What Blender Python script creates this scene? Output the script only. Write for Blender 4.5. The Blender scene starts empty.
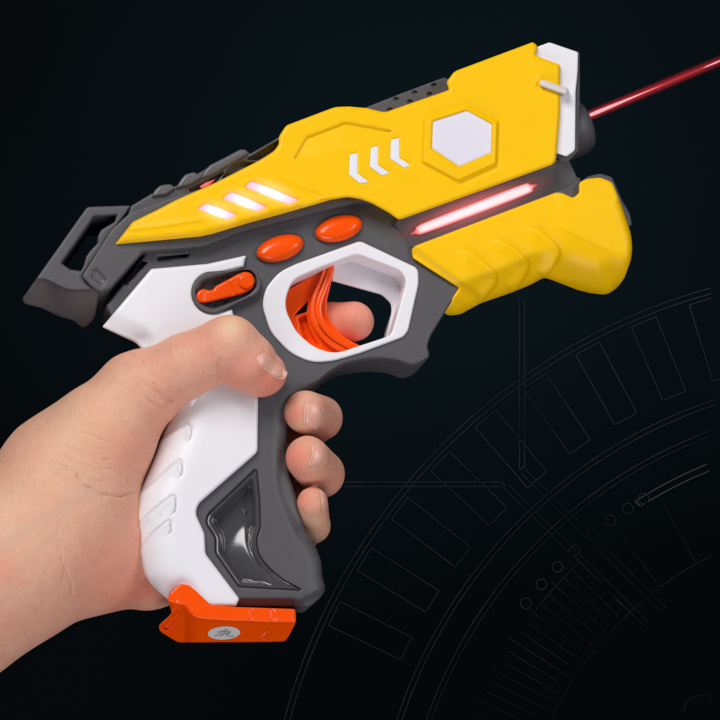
import bpy, bmesh, math, random
import numpy as np
from mathutils import Vector, Matrix
from mathutils.geometry import delaunay_2d_cdt
random.seed(4); np.random.seed(4)
scn = bpy.context.scene
S = 0.0003          # metres per photograph pixel at the toy
DIST = 3000.0       # camera distance in those pixels (0.9 m)

# ------------------------------------------------------------------ camera, light, exposure
cam = bpy.data.cameras.new("camera"); camo = bpy.data.objects.new("camera", cam)
scn.collection.objects.link(camo); scn.camera = camo
camo.location = (0, -DIST*S, 0); camo.rotation_euler = (math.pi/2, 0, 0)
cam.sensor_width = 36; cam.lens = 18*DIST/360.0
cam.clip_start = 0.05; cam.clip_end = 50

w = bpy.data.worlds.new("World"); scn.world = w; w.use_nodes = True
bg = w.node_tree.nodes["Background"]; bg.inputs[0].default_value = (0.75, 0.8, 0.9, 1); bg.inputs[1].default_value = 0.12

def area(name, loc, target, sx, sy, power, col=(1, 1, 1)):
    l = bpy.data.lights.new(name, 'AREA'); l.shape = 'RECTANGLE'; l.size = sx; l.size_y = sy
    l.energy = power; l.color = col
    o = bpy.data.objects.new(name, l); scn.collection.objects.link(o)
    o.location = loc
    o.rotation_euler = (Vector(target) - Vector(loc)).to_track_quat('-Z', 'Y').to_euler()
    return o
area("key_softbox", (-0.30, -0.62, 0.75), (0, 0, 0), 0.55, 0.45, 8.5, (1, 0.985, 0.97))
area("fill_softbox", (0.72, -0.62, 0.22), (0, 0, 0), 0.30, 0.55, 3.0, (0.97, 0.98, 1))
area("low_softbox", (-0.12, -0.60, -0.72), (0, 0, 0), 0.7, 0.4, 4.0, (0.97, 0.98, 1))

vs = scn.view_settings
scn.display_settings.display_device = 'sRGB'
vs.view_transform = 'Standard'; vs.look = 'None'; vs.exposure = 0; vs.gamma = 1; vs.use_curve_mapping = False
scn.cycles.max_bounces = 10; scn.cycles.volume_bounces = 0

# ------------------------------------------------------------------ the toy's own frame (tilted a little to the lens)
Wv = np.array([0.165, 0.215, 1.0]); Wv /= np.linalg.norm(Wv)
Uv = np.array([1.0, 0, 0]) - Wv*Wv[0]; Uv /= np.linalg.norm(Uv)
Vv = np.cross(Wv, Uv)
Cc = np.array([0, 0, DIST])
def G(x, y, wv):
    """photograph pixel + height above the toy's middle plane -> (u,v,w) in the toy's frame"""
    x = np.asarray(x, float); y = np.asarray(y, float); wv = np.asarray(wv, float)+0*x
    d = np.stack([(x-360)/DIST, (360-y)/DIST, -np.ones_like(x)], -1)
    lam = (wv - Cc@Wv)/(d@Wv)
    P = Cc + d*lam[..., None]
    return np.stack([P@Uv, P@Vv, wv], -1)
def toB(p): return Vector((p[0]*S, -p[2]*S, p[1]*S))
ROT = Matrix((toB(Uv)/S, toB(Vv)/S, toB(Wv)/S)).transposed()
BASE = G(240, 636, 0.0)
OFF = BASE
def local_to_world(p): return toB(Uv*p[0]+Vv*p[1]+Wv*p[2])

def empty(name, base, label, cat, group=None):
    o = bpy.data.objects.new(name, None); scn.collection.objects.link(o)
    o.empty_display_size = 0.01
    o.matrix_world = Matrix.Translation(local_to_world(base)) @ ROT.to_4x4()
    o['label'] = label; o['category'] = cat
    if group: o['group'] = group
    return o

# ------------------------------------------------------------------ materials
def mat(name, col, rough=0.4, spec=0.5, bump=0.0, bscale=1500, var=0.0, vscale=150, coat=0.0, sss=0, trans=0, rvar=0.06):
    m = bpy.data.materials.new(name); m.use_nodes = True
    nt = m.node_tree; b = nt.nodes["Principled BSDF"]
    b.inputs["Roughness"].default_value = rough
    b.inputs["Specular IOR Level"].default_value = spec
    b.inputs["Coat Weight"].default_value = coat; b.inputs["Coat Roughness"].default_value = 0.12
    b.inputs["Transmission Weight"].default_value = trans
    tc = nt.nodes.new("ShaderNodeTexCoord")
    n = nt.nodes.new("ShaderNodeTexNoise"); n.inputs["Scale"].default_value = vscale; n.inputs["Detail"].default_value = 6
    nt.links.new(tc.outputs["Object"], n.inputs["Vector"])
    mx = nt.nodes.new("ShaderNodeMix"); mx.data_type = 'RGBA'
    mx.inputs[6].default_value = (*[c*(1-var) for c in col], 1); mx.inputs[7].default_value = (*[min(1, c*(1+var)) for c in col], 1)
    nt.links.new(n.outputs["Fac"], mx.inputs[0]); nt.links.new(mx.outputs[2], b.inputs["Base Color"])
    mr = nt.nodes.new("ShaderNodeMapRange"); mr.inputs[3].default_value = max(0, rough-rvar); mr.inputs[4].default_value = rough+rvar
    nt.links.new(n.outputs["Fac"], mr.inputs[0]); nt.links.new(mr.outputs[0], b.inputs["Roughness"])
    if bump:
        n2 = nt.nodes.new("ShaderNodeTexNoise"); n2.inputs["Scale"].default_value = bscale; n2.inputs["Detail"].default_value = 3
        nt.links.new(tc.outputs["Object"], n2.inputs["Vector"])
        bp = nt.nodes.new("ShaderNodeBump"); bp.inputs["Strength"].default_value = bump; bp.inputs["Distance"].default_value = 0.0002
        nt.links.new(n2.outputs["Fac"], bp.inputs["Height"]); nt.links.new(bp.outputs["Normal"], b.inputs["Normal"])
    if sss:
        b.inputs["Subsurface Weight"].default_value = sss; b.inputs["Subsurface Radius"].default_value = (1, 0.6, 0.4)
        b.inputs["Subsurface Scale"].default_value = 0.0012
    return m
def emis(name, c0, c1, s0, s1):
    """lamp lens: colour and strength follow the lens's own 'm' attribute"""
    m = bpy.data.materials.new(name); m.use_nodes = True
    nt = m.node_tree; b = nt.nodes["Principled BSDF"]
    b.inputs["Base Color"].default_value = (*c0, 1); b.inputs["Roughness"].default_value = 0.3
    at = nt.nodes.new("ShaderNodeAttribute"); at.attribute_name = "m"
    mx = nt.nodes.new("ShaderNodeMix"); mx.data_type = 'RGBA'
    mx.inputs[6].default_value = (*c0, 1); mx.inputs[7].default_value = (*c1, 1)
    nt.links.new(at.outputs["Fac"], mx.inputs[0]); nt.links.new(mx.outputs[2], b.inputs["Emission Color"])
    mr = nt.nodes.new("ShaderNodeMapRange"); mr.inputs[3].default_value = s0; mr.inputs[4].default_value = s1
    nt.links.new(at.outputs["Fac"], mr.inputs[0]); nt.links.new(mr.outputs[0], b.inputs["Emission Strength"])
    return m
M_yel = mat("yellow_plastic", (0.94, 0.535, 0.0), 0.40, 0.22, 0.10, 2600, 0.03, 120, sss=0.0)
M_gry = mat("grey_plastic", (0.080, 0.076, 0.084), 0.47, 0.45, 0.30, 3200, 0.06, 200)
M_gry2 = mat("dark_grey_plastic", (0.045, 0.042, 0.048), 0.5, 0.4, 0.25, 3000, 0.06, 200)
M_wht = mat("white_plastic", (0.80, 0.78, 0.82), 0.33, 0.45, 0.05, 1500, 0.015, 90)
M_org = mat("orange_plastic", (0.96, 0.082, 0.0), 0.22, 0.32, 0.06, 900, 0.04, 200, coat=0.12)
M_wlens = mat("frosted_lens", (0.74, 0.70, 0.79), 0.45, 0.4, 0.06, 2000, 0.02, 200)
M_clear = mat("smoky_gloss_plastic", (0.060, 0.057, 0.062), 0.17, 0.6, 0.04, 260, 0.05, 200, coat=0.35, rvar=0.03)
M_smoke = mat("smoky_translucent_plastic", (0.20, 0.19, 0.205), 0.22, 0.6, 0.05, 800, 0.05, 300, trans=0.35)
M_pin = mat("satin_silver_pin", (0.70, 0.66, 0.64), 0.25, 0.6, 0.0)
M_ink = mat("grey_ink", (0.27, 0.26, 0.27), 0.6, 0.2)
M_stk = mat("paper_sticker", (0.62, 0.60, 0.58), 0.6, 0.2, 0.05, 2000)
M_bar = emis("light_bar_lens", (0.85, 0.16, 0.17), (1.0, 0.47, 0.49), 0.12, 1.5)
M_slot = emis("slot_lamp_lens", (0.72, 0.33, 0.40), (1.0, 0.66, 0.44), 0.6, 1.25)
M_led = emis("red_lamp_lens", (0.7, 0.06, 0.07), (0.9, 0.32, 0.34), 0.12, 0.38)

# ------------------------------------------------------------------ 2-D helpers (photograph pixels)
def A(p): return np.asarray(p, float)
def rounded(pts, r=2.0, n=4):
    """round the corners of a polygon"""
    P = A(pts); out = []
    N = len(P)
    for i in range(N):
        a, b, c = P[i-1], P[i], P[(i+1) % N]
        la, lc = np.linalg.norm(a-b), np.linalg.norm(c-b)
        ca = np.dot(a-b, c-b)/(la*lc+1e-9)
        rr = r if np.isscalar(r) else r[i]
        t = min(rr, la*0.45, lc*0.45)
        if t < 0.2 or ca < -0.985:
            out.append(b); continue
        p0 = b+(a-b)/la*t; p1 = b+(c-b)/lc*t
        for k in range(n+1):
            s = k/n
            out.append((1-s)**2*p0+2*s*(1-s)*b+s*s*p1)
    return np.array(out)
def spline(pts, n=6, closed=True):
    P = A(pts); N = len(P); out = []
    rng = range(N) if closed else range(N-1)
    for i in rng:
        if closed: a, b, c, d = P[i-1], P[i], P[(i+1) % N], P[(i+2) % N]
        else: a, b, c, d = P[max(i-1, 0)], P[i], P[i+1], P[min(i+2, N-1)]
        for k in range(n):
            t = k/n
            out.append(0.5*((2*b)+(-a+c)*t+(2*a-5*b+4*c-d)*t*t+(-a+3*b-3*c+d)*t**3))
    if not closed: out.append(P[-1])
    return np.array(out)
def dens(P, step=3.0, closed=True):
    P = A(P); out = []
    N = len(P)
    for i in range(N if closed else N-1):
        a, b = P[i], P[(i+1) % N]
        n = max(1, int(math.ceil(np.linalg.norm(b-a)/step)))
        for k in range(n): out.append(a+(b-a)*k/n)
    if not closed: out.append(P[-1])
    return np.array(out)
def dpl(X, Y, line, closed=False):
    P = A(line); D = np.full(np.shape(X), 1e9)
    N = len(P)
    for i in range(N if closed else N-1):
        a = P[i]; b = P[(i+1) % N]; ab = b-a; L = ab@ab+1e-12
        t = np.clip(((X-a[0])*ab[0]+(Y-a[1])*ab[1])/L, 0, 1)
        D = np.minimum(D, (X-a[0]-t*ab[0])**2+(Y-a[1]-t*ab[1])**2)
    return np.sqrt(D)
def inside(X, Y, poly):
    P = A(poly); r = np.zeros(np.shape(X), bool); N = len(P); j = N-1
    for i in range(N):
        yi, yj = P[i, 1], P[j, 1]
        if yi != yj:
            c = ((yi > Y) != (yj > Y)) & (X < (P[j, 0]-P[i, 0])*(Y-yi)/(yj-yi)+P[i, 0])
            r ^= c
        j = i
    return r
def sd(X, Y, poly):
    d = dpl(X, Y, poly, True)
    return np.where(inside(X, Y, poly), d, -d)
def side(X, Y, line):
    """signed distance to an open line (+ on its left as drawn, y down), and the arc length there"""
    P = A(line); best = np.full(np.shape(X), 1e9); bp_ = 0; so = np.zeros(np.shape(X)); al = np.zeros(np.shape(X)); s0 = 0
    for a, b in zip(P[:-1], P[1:]):
        ab = b-a; L = math.sqrt(ab@ab)+1e-9; t = np.clip(((X-a[0])*ab[0]+(Y-a[1])*ab[1])/(L*L), 0, 1)
        ex, ey = X-a[0]-t*ab[0], Y-a[1]-t*ab[1]; d = np.hypot(ex, ey)
        pd = (ab[1]*(X-a[0])-ab[0]*(Y-a[1]))/L
        k = (d < best-1e-6) | ((np.abs(d-best) <= 1e-6) & (np.abs(pd) > np.abs(bp_))) if s0 else d < best
        best = np.where(k, d, best); bp_ = np.where(k, pd, bp_) if s0 else pd
        sg = np.sign(pd); so = np.where(k, sg*d, so); al = np.where(k, s0+t*L, al); s0 += L
    return so, best, al, s0
def ss(x): x = np.clip(x, 0, 1); return x*x*(3-2*x)
def stepf(X, Y, poly, amt, wd=1.4): return amt*ss(sd(X, Y, poly)/wd+0.5)
def rnd(d, r, drop=None):
    """rounded shoulder: 0 at d>=r, -drop at the rim"""
    t = np.clip(1-d/r, 0, 1)
    return -(r if drop is None else drop)*(1-np.sqrt(np.maximum(0, 1-t*t)))
def stroke(line, wd):
    P = A(line); T = np.gradient(P, axis=0); T /= np.linalg.norm(T, axis=1)[:, None]+1e-9
    Nn = np.stack([-T[:, 1], T[:, 0]], 1)
    W = (A(wd) if not np.isscalar(wd) else np.full(len(P), wd))[:, None]/2
    return np.concatenate([P+Nn*W, (P-Nn*W)[::-1]])
def offs_line(line, o, closed):
    P = A(line)
    if closed: T = np.roll(P, -1, 0)-np.roll(P, 1, 0)
    else: T = np.gradient(P, axis=0)
    T = T/(np.linalg.norm(T, axis=1)[:, None]+1e-9)
    return P+np.stack([-T[:, 1], T[:, 0]], 1)*o
def ellipse(cx, cy, a, b, rot, n=48):
    t = np.linspace(0, 2*math.pi, n, endpoint=False); r = math.radians(rot)
    x, y = a*np.cos(t), b*np.sin(t)
    return np.stack([cx+x*math.cos(r)-y*math.sin(r), cy+x*math.sin(r)+y*math.cos(r)], 1)

def link(name, verts, faces, material, parent=None, attr=None, smooth=32, off=None):
    me = bpy.data.meshes.new(name)
    v = (np.asarray(verts)-(OFF if off is None else off))*S
    me.from_pydata(v.tolist(), [], faces)
    if attr is not None:
        a = me.attributes.new("m", 'FLOAT', 'POINT'); a.data.foreach_set("value", np.asarray(attr, np.float32))
    bm = bmesh.new(); bm.from_mesh(me); bmesh.ops.recalc_face_normals(bm, faces=bm.faces); bm.to_mesh(me); bm.free()
    me.polygons.foreach_set("use_smooth", [True]*len(me.polygons))
    if smooth: me.set_sharp_from_angle(angle=math.radians(smooth))
    for mm in (material if isinstance(material, list) else [material]): me.materials.append(mm)
    o = bpy.data.objects.new(name, me); scn.collection.objects.link(o)
    if parent: o.parent = parent
    return o

def relief(name, outline, top, back, material, parent, bevel=3.0, hf=None, holes=(), feats=(), step=4.0, wall='r',
           drop=None, attr=None, smooth=32, edge=2.5, hole_s=False, eps=0.45):
    """a moulded solid: its face follows a height function, its wall runs to the back, closed behind"""
    loops = [dens(outline, edge)]+[dens(h, edge) for h in holes]
    allp = []; edges = []
    for L in loops:
        k = len(allp); allp += list(L); n = len(L)
        edges += [(k+i, k+(i+1) % n) for i in range(n)]
    nb = len(allp)
    def dist(X, Y):
        D = np.full(np.shape(X), 1e9)
        for L in [outline]+list(holes): D = np.minimum(D, dpl(X, Y, L, True))
        return D
    def ins(X, Y):
        r = inside(X, Y, outline)
        for h in holes: r &= ~inside(X, Y, h)
        return r
    cand = []; mind = []
    if bevel > 0:
        for f in (0.06, 0.2, 0.42, 0.7, 1.0):
            for L in loops:
                for sg in (1, -1):
                    q = offs_line(L, bevel*f*sg, True); cand.append(q); mind.append(np.full(len(q), bevel*f*0.85))
    for F in feats:
        line, wd = F[0], F[1]; cl = F[2] if len(F) > 2 else True
        L = dens(line, 2.0, cl)
        for o in (-wd/2, 0, wd/2):
            q = offs_line(L, o, cl); cand.append(q); mind.append(np.full(len(q), 0.5))
    P = A(outline); mn, mx = P.min(0), P.max(0)
    gx, gy = np.meshgrid(np.arange(mn[0], mx[0], step), np.arange(mn[1], mx[1], step))
    gx[::2] += step/2
    q = np.stack([gx.ravel(), gy.ravel()], 1)
    for F in feats:
        q = q[dpl(q[:, 0], q[:, 1], F[0], F[2] if len(F) > 2 else True) > F[1]/2+0.9]
    cand.append(q); mind.append(np.full(len(q), max(bevel*1.1, step*0.4)))
    C = np.concatenate(cand); Mn = np.concatenate(mind)
    k = ins(C[:, 0], C[:, 1]); C, Mn = C[k], Mn[k]
    k = dist(C[:, 0], C[:, 1]) > Mn; C = C[k]
    # drop near-duplicates
    key = np.round(C/0.3).astype(np.int64); _, ix = np.unique(key, axis=0, return_index=True); C = C[np.sort(ix)]
    allp = np.concatenate([np.array(allp), C])
    r = delaunay_2d_cdt([Vector(p) for p in allp.tolist()], edges, [], 0, 1e-5, True)
    pv = np.array([tuple(v) for v in r[0]]); tri = np.array([f for f in r[2]])
    c = pv[tri].mean(1); tri = tri[ins(c[:, 0], c[:, 1])]
    used = np.unique(tri); rm = np.full(len(pv), -1); rm[used] = np.arange(len(used)); pv = pv[used]; tri = rm[tri]
    X, Y = pv[:, 0], pv[:, 1]; D = dist(X, Y)
    D = np.where(D < 1e-3, 0, D)
    def height(X, Y, D):
        H = np.full(len(X), float(top))
        if bevel > 0: H = H+rnd(D, bevel, drop)
        return H if hf is None else hf(X, Y, D, H)
    H = height(X, Y, D)
    front = G(X, Y, H)
    if wall == 's':
        bk = front.copy(); bk[:, 2] = back
    else:
        bk = G(X, Y, np.full(len(X), float(back)))
        if hole_s:
            dh = np.min([dpl(X, Y, h, True) for h in holes], 0); k = dh < 0.05
            bk[k, :2] = front[k, :2]
    n = len(X)
    e = np.concatenate([tri[:, [0, 1]], tri[:, [1, 2]], tri[:, [2, 0]]])
    es = np.sort(e, 1); u, idx, cnt = np.unique(es, axis=0, return_index=True, return_counts=True)
    be = e[idx[cnt == 1]]
    faces = tri.tolist()+(tri[:, ::-1]+n).tolist()+[[b, a, a+n, b+n] for a, b in be.tolist()]
    at = None
    if attr is not None:
        m = attr(X, Y, D); at = np.concatenate([m, m])
    # true surface normals of the moulded face, measured slightly inside the rim
    Xi, Yi = X.copy(), Y.copy()
    if len(be):
        dx = X[be[:, 1]]-X[be[:, 0]]; dy = Y[be[:, 1]]-Y[be[:, 0]]; L_ = np.hypot(dx, dy)+1e-9
        nx, ny = -dy/L_, dx/L_
        ax = np.zeros(n); ay = np.zeros(n)
        for k_ in (0, 1): np.add.at(ax, be[:, k_], nx); np.add.at(ay, be[:, k_], ny)
        l2 = np.hypot(ax, ay); k = l2 > 1e-6
        ax[k] /= l2[k]; ay[k] /= l2[k]
        t_ = ins(X+ax*0.3, Y+ay*0.3); sg = np.where(t_, 1.0, -1.0)
        Xi = X+ax*sg*eps*1.05; Yi = Y+ay*sg*eps*1.05
    def pos(a, b_): return G(a, b_, height(a, b_, dist(a, b_)))
    tx = pos(Xi+eps, Yi)-pos(Xi-eps, Yi); ty = pos(Xi, Yi+eps)-pos(Xi, Yi-eps)
    nr = np.cross(ty, tx); nr /= np.linalg.norm(nr, axis=1)[:, None]+1e-12
    bad = ~np.isfinite(nr).all(1) | (np.linalg.norm(nr, axis=1) < 0.5)
    nr[bad] = (0, 0, 1); nr[:, 2] = np.maximum(nr[:, 2], 0.03); nr /= np.linalg.norm(nr, axis=1)[:, None]
    ob = link(name, np.concatenate([front, bk]), faces, material, parent, at, smooth)
    me = ob.data; nl = len(me.loops)
    fz = np.mean([p.normal.z for p in list(me.polygons)[::7] if max(p.vertices) < n])
    if fz < 0: me.flip_normals(); me.update()
    cn = np.empty(nl*3, np.float32); me.corner_normals.foreach_get("vector", cn); cn = cn.reshape(-1, 3)
    lv = np.empty(nl, np.int32); me.loops.foreach_get("vertex_index", lv)
    tot = np.empty(len(me.polygons), np.int32); me.polygons.foreach_get("loop_total", tot)
    pid = np.repeat(np.arange(len(tot)), tot)
    fr = np.ones(len(tot), bool); np.logical_and.at(fr, pid, lv < n)
    sel = fr[pid]; cn[sel] = nr[lv[sel]]
    me.normals_split_custom_set(cn.tolist())
    return ob

# ================================================================== BACKDROP
def backdrop():
    T = -560.0
    verts = []; faces = []; mi = []
    def at(x, y, t): return ((x-360)*(DIST-t)/DIST*S, -t*S, (360-y)*(DIST-t)/DIST*S)
    def quad(ps, t, k):
        b = len(verts); verts.extend(at(p[0], p[1], t) for p in ps); faces.append([b+i for i in range(len(ps))]); mi.append(k)
    N = 24
    xs = np.linspace(-2600, 3320, N)
    for i in range(N-1):
        for j in range(N-1):
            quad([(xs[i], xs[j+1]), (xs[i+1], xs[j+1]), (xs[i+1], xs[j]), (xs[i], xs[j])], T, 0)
    cx, cy = 872.4, 874.2
    def pol(R, a): return (cx-R*math.sin(math.radians(a)), cy-R*math.cos(math.radians(a)))
    def seg(a, b, wd=0.9, k=1):
        a, b = A(a), A(b); d = b-a; d /= np.linalg.norm(d)+1e-9; nn = np.array([-d[1], d[0]])*wd/2
        quad([a-nn, b-nn, b+nn, a+nn], T+1.2, k)
    def arc(R, a0, a1, wd=0.9, k=1):
        n = max(3, int(abs(a1-a0)*R/57.3/5))
        al = np.linspace(a0, a1, n)
        for i in range(n-1):
            p = [pol(R-wd/2, al[i]), pol(R-wd/2, al[i+1]), pol(R+wd/2, al[i+1]), pol(R+wd/2, al[i])]
            quad(p, T+1.2, k)
    arc(608, 15.5, 78); arc(602.5, 15.5, 78)
    arc(500, 18.5, 76); arc(495, 18.5, 76)
    arc(472, 20, 76); arc(467, 20, 76, k=2)
    for a in np.arange(16.55, 69, 5.95):
        h = 12.5/557*57.3
        if a < 17: h0 = 0.9
        else: h0 = h
        p = [pol(598, a+h), pol(598, a-h0), pol(518, a-h0*1.08), pol(518, a+h*1.08)]
        for i in range(4):
            if a < 17 and i == 1: continue
            seg(p[i], p[(i+1) % 4])
    for a in (52.0, 48.8, 45.7, 42.6, 39.5, 36.5, 33.8, 33.75-2.4):
        c = pol(440, a)
        for i in range(16):
            t0, t1 = i*math.tau/16, (i+1)*math.tau/16
            seg((c[0]+5.3*math.cos(t0), c[1]+5.3*math.sin(t0)), (c[0]+5.3*math.cos(t1), c[1]+5.3*math.sin(t1)))
    arc(442, 22, 32.5, 1.2, 3); arc(435, 22, 32, 1.2, 3); seg(pol(442, 32.5), pol(435, 32.2), 1.2, 3)
    arc(357, 27, 66, k=2)
    for a in (36.5, 29.5): seg(pol(425, a), pol(357, a), k=2)
    arc(425, 36.5, 41, k=2)
    for i, a in enumerate(np.arange(43, 68, 1.55)):
        seg(pol(427 if i % 3 else 434, a), pol(368-(i % 2)*6, a), k=2)
    arc(428, 43, 52, k=2)
    seg((519.5, 300), (519.5, 470)); seg((524.5, 300), (524.5, 468)); seg((519.5, 470), (524.5, 466))
    seg((345, 482), (502, 482)); seg((345, 486.5), (500, 486.5)); seg((502, 482), (505, 486))
    seg((503, 487), (643, 625), k=2); seg((508, 484), (648, 621), k=2); seg((643, 625), (648, 621), k=2)
    seg((521, 473), (660, 611), k=2); seg((526, 470), (666, 607), k=2); seg((660, 611), (666, 607), k=2)
    sp = spline([(684, 712), (686, 703), (694, 697), (704, 695), (712, 697)], 4, False)
    for i in range(len(sp)-1): seg(sp[i], sp[i+1], k=2)
    me = bpy.data.meshes.new("backdrop"); me.from_pydata(verts, [], faces)
    def bm_(name, c0, c1, sc):
        m = bpy.data.materials.new(name); m.use_nodes = True; nt = m.node_tree; b = nt.nodes["Principled BSDF"]
        b.inputs["Roughness"].default_value = 1; b.inputs["Specular IOR Level"].default_value = 0.0
        tc = nt.nodes.new("ShaderNodeTexCoord"); n = nt.nodes.new("ShaderNodeTexNoise"); n.inputs["Scale"].default_value = sc
        n.inputs["Detail"].default_value = 3
        nt.links.new(tc.outputs["Object"], n.inputs["Vector"])
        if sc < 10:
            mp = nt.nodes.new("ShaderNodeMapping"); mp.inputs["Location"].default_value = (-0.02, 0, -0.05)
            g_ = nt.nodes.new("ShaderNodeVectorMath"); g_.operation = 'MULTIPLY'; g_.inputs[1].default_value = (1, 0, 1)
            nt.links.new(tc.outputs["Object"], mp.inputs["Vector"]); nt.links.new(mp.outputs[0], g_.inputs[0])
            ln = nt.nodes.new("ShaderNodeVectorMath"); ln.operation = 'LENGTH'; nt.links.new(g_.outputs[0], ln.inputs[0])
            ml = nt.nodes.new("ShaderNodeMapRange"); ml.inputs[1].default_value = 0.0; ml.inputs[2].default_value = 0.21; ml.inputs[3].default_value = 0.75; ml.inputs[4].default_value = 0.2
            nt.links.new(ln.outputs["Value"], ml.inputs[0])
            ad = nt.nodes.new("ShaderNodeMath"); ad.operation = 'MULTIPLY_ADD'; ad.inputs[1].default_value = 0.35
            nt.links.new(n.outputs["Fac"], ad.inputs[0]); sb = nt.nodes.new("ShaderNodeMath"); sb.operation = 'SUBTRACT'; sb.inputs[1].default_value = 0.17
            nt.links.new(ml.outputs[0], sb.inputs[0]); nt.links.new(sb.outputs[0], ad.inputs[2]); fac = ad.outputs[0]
        else: fac = n.outputs["Fac"]
        r = nt.nodes.new("ShaderNodeValToRGB"); r.color_ramp.elements[0].position = 0.3; r.color_ramp.elements[1].position = 0.7
        r.color_ramp.elements[0].color = (*c0, 1); r.color_ramp.elements[1].color = (*c1, 1)
        nt.links.new(fac, r.inputs[0]); nt.links.new(r.outputs[0], b.inputs["Base Color"])
        return m
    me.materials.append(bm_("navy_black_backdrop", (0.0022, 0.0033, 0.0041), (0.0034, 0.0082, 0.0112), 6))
    me.materials.append(bm_("printed_line", (0.009, 0.013, 0.0145), (0.026, 0.032, 0.034), 45))
    me.materials.append(bm_("faint_printed_line", (0.005, 0.008, 0.009), (0.018, 0.022, 0.023), 45))
    me.materials.append(bm_("bright_printed_line", (0.028, 0.033, 0.035), (0.048, 0.054, 0.056), 45))
    me.polygons.foreach_set("material_index", mi)
    o = bpy.data.objects.new("backdrop", me); scn.collection.objects.link(o); o['kind'] = 'structure'
backdrop()

# ================================================================== TOY PISTOL
gun = empty("toy_pistol", BASE, "yellow, white and grey toy laser pistol with orange buttons and trigger, gripped by the hand", "toy gun")

# ---- rear sight block with its window
sight = rounded([(87, 207), (131, 205.5), (122, 219), (112, 232), (92, 262), (82, 276), (86, 283), (99, 292), (97, 305), (95, 317), (88, 326), (82, 328),
                 (73, 320), (60, 317), (42, 308), (25, 304), (22, 299)], [3, 3, 1, 1, 1, 3, 2, 2, 2, 3, 3, 3, 4, 4, 3, 2, 3])
swin = rounded([(94, 216), (117, 214.5), (114.5, 222), (101, 230), (98, 236), (98, 243), (90, 251), (86, 257), (84, 265), (81, 271), (70, 269.5), (66, 266.5), (61, 263)], 0.8)
tail = spline([(30, 279), (43, 278.5), (51, 281), (63, 287), (75, 289.5), (86, 289), (99, 289)], 5, False)
def hf_sight(X, Y, D, H):
    yl = np.interp(X, tail[:, 0], tail[:, 1])
    t = np.clip((Y-yl)/34, 0, 1.3)
    wav = 2.0*np.sin((X-22)/9.0)*ss(t*2)
    return H-ss((Y-yl)/2.0)*3-np.where(Y > yl, 1, 0)*(46*t)+wav*ss((Y-yl)/8)
relief("rear_sight", sight, 40, -40, M_gry, gun, 2.2, hf_sight, [swin], [(tail, 2.0, False)], hole_s=True)

# ---- upper deck under the clear knobs
deck = rounded([(128, 214), (131, 206), (152, 193.5), (176, 186), (204, 170), (212, 164), (240, 150.5), (246, 150), (250, 154), (282, 135.5), (290, 128), (300, 150), (240, 190), (150, 226)], 1.5)
op1 = rounded([(247, 159.5), (279, 140.5), (279.5, 147), (272, 154), (258, 160.5)], 2)
op2 = rounded([(222, 178.5), (231, 166), (241, 162), (257, 163), (240, 172)], 2)
op3 = rounded([(186, 192), (196, 186), (224, 172), (216, 182), (200, 190)], 2)
def hf_deck(X, Y, D, H):
    return H+stepf(X, Y, op1, -9, 2)+stepf(X, Y, op2, -7, 2)+stepf(X, Y, op3, -7, 2)
relief("upper_deck", deck, 38, -38, M_gry, gun, 2.0, hf_deck, [], [(op1, 2), (op2, 2), (op3, 2)], step=3)

def knob(pts):
    relief("clear_knob", rounded(pts, 2.0), 42, -10, M_smoke, gun, 2.4, None, step=2.5, drop=4)
knob([(151, 197), (155, 190), (160, 185.5), (170, 184), (176, 188), (166, 195)])
knob([(175, 189), (180, 181), (185, 174.5), (194, 172), (202, 177), (190, 185)])
knob([(201, 179), (204, 171), (210, 165), (225, 157.5), (240, 149.5), (246, 149.5), (248, 154), (232, 163), (214, 174)])
for P, cx_, cy_ in (([(170, 196), (178, 190), (190, 190), (184, 197), (176, 199)], 179, 194), ([(199, 187), (206, 182.5), (216, 179), (211, 184), (202, 188.5)], 206, 184)):
    relief("red_lamp", rounded(P, 2), 37, 20, M_led, gun, 1.0, None, step=2, attr=lambda X, Y, D, a=cx_, b=cy_: np.exp(-((X-a)**2+(Y-b)**2)/30))

# ---- top rail with dimples
rail = [(362, 110), (367, 107), (400, 94), (444, 77.5), (452, 80), (450, 96), (385, 122)]
dots = [(390, 109.5), (410, 101.5), (429.5, 94), (396, 99), (414.5, 92.5), (434, 85)]
def hf_rail(X, Y, D, H):
    for i, (a, b) in enumerate(dots):
        H = H-2.6*ss((3.2-np.hypot(X-a, (Y-b)*1.5))/1.2)+(1.6*ss((1.4-np.hypot(X-a, (Y-b)*1.5))/1.0))
    return H
relief("top_rail", rail, 34, -34, M_gry, gun, 1.5, hf_rail, [], [(ellipse(a, b, 3, 2, 0, 16), 1.2) for a, b in dots], step=2)

# ---- upper frame: the grey band under the yellow shell
ufr = rounded([(112, 229), (131, 212), (170, 198), (300, 160), (390, 190), (374, 203), (360, 201), (315, 212.5), (240, 232), (205, 246), (143, 251), (110, 288), (101, 292), (92, 287), (82, 276)], [2, 2, 0, 0, 0, 3, 3, 2, 2, 5, 2, 3, 3, 3, 2])
rect = rounded([(93, 271), (97, 269), (106, 280), (102, 285), (91, 277)], 1.0)
def hf_ufr(X, Y, D, H):
    return H+stepf(X, Y, rect, -1.8, 1.4)
relief("upper_frame", ufr, 45, -45, M_gry, gun, 2.0, hf_ufr, [], [(rect, 1.4)], wall='s')

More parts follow.
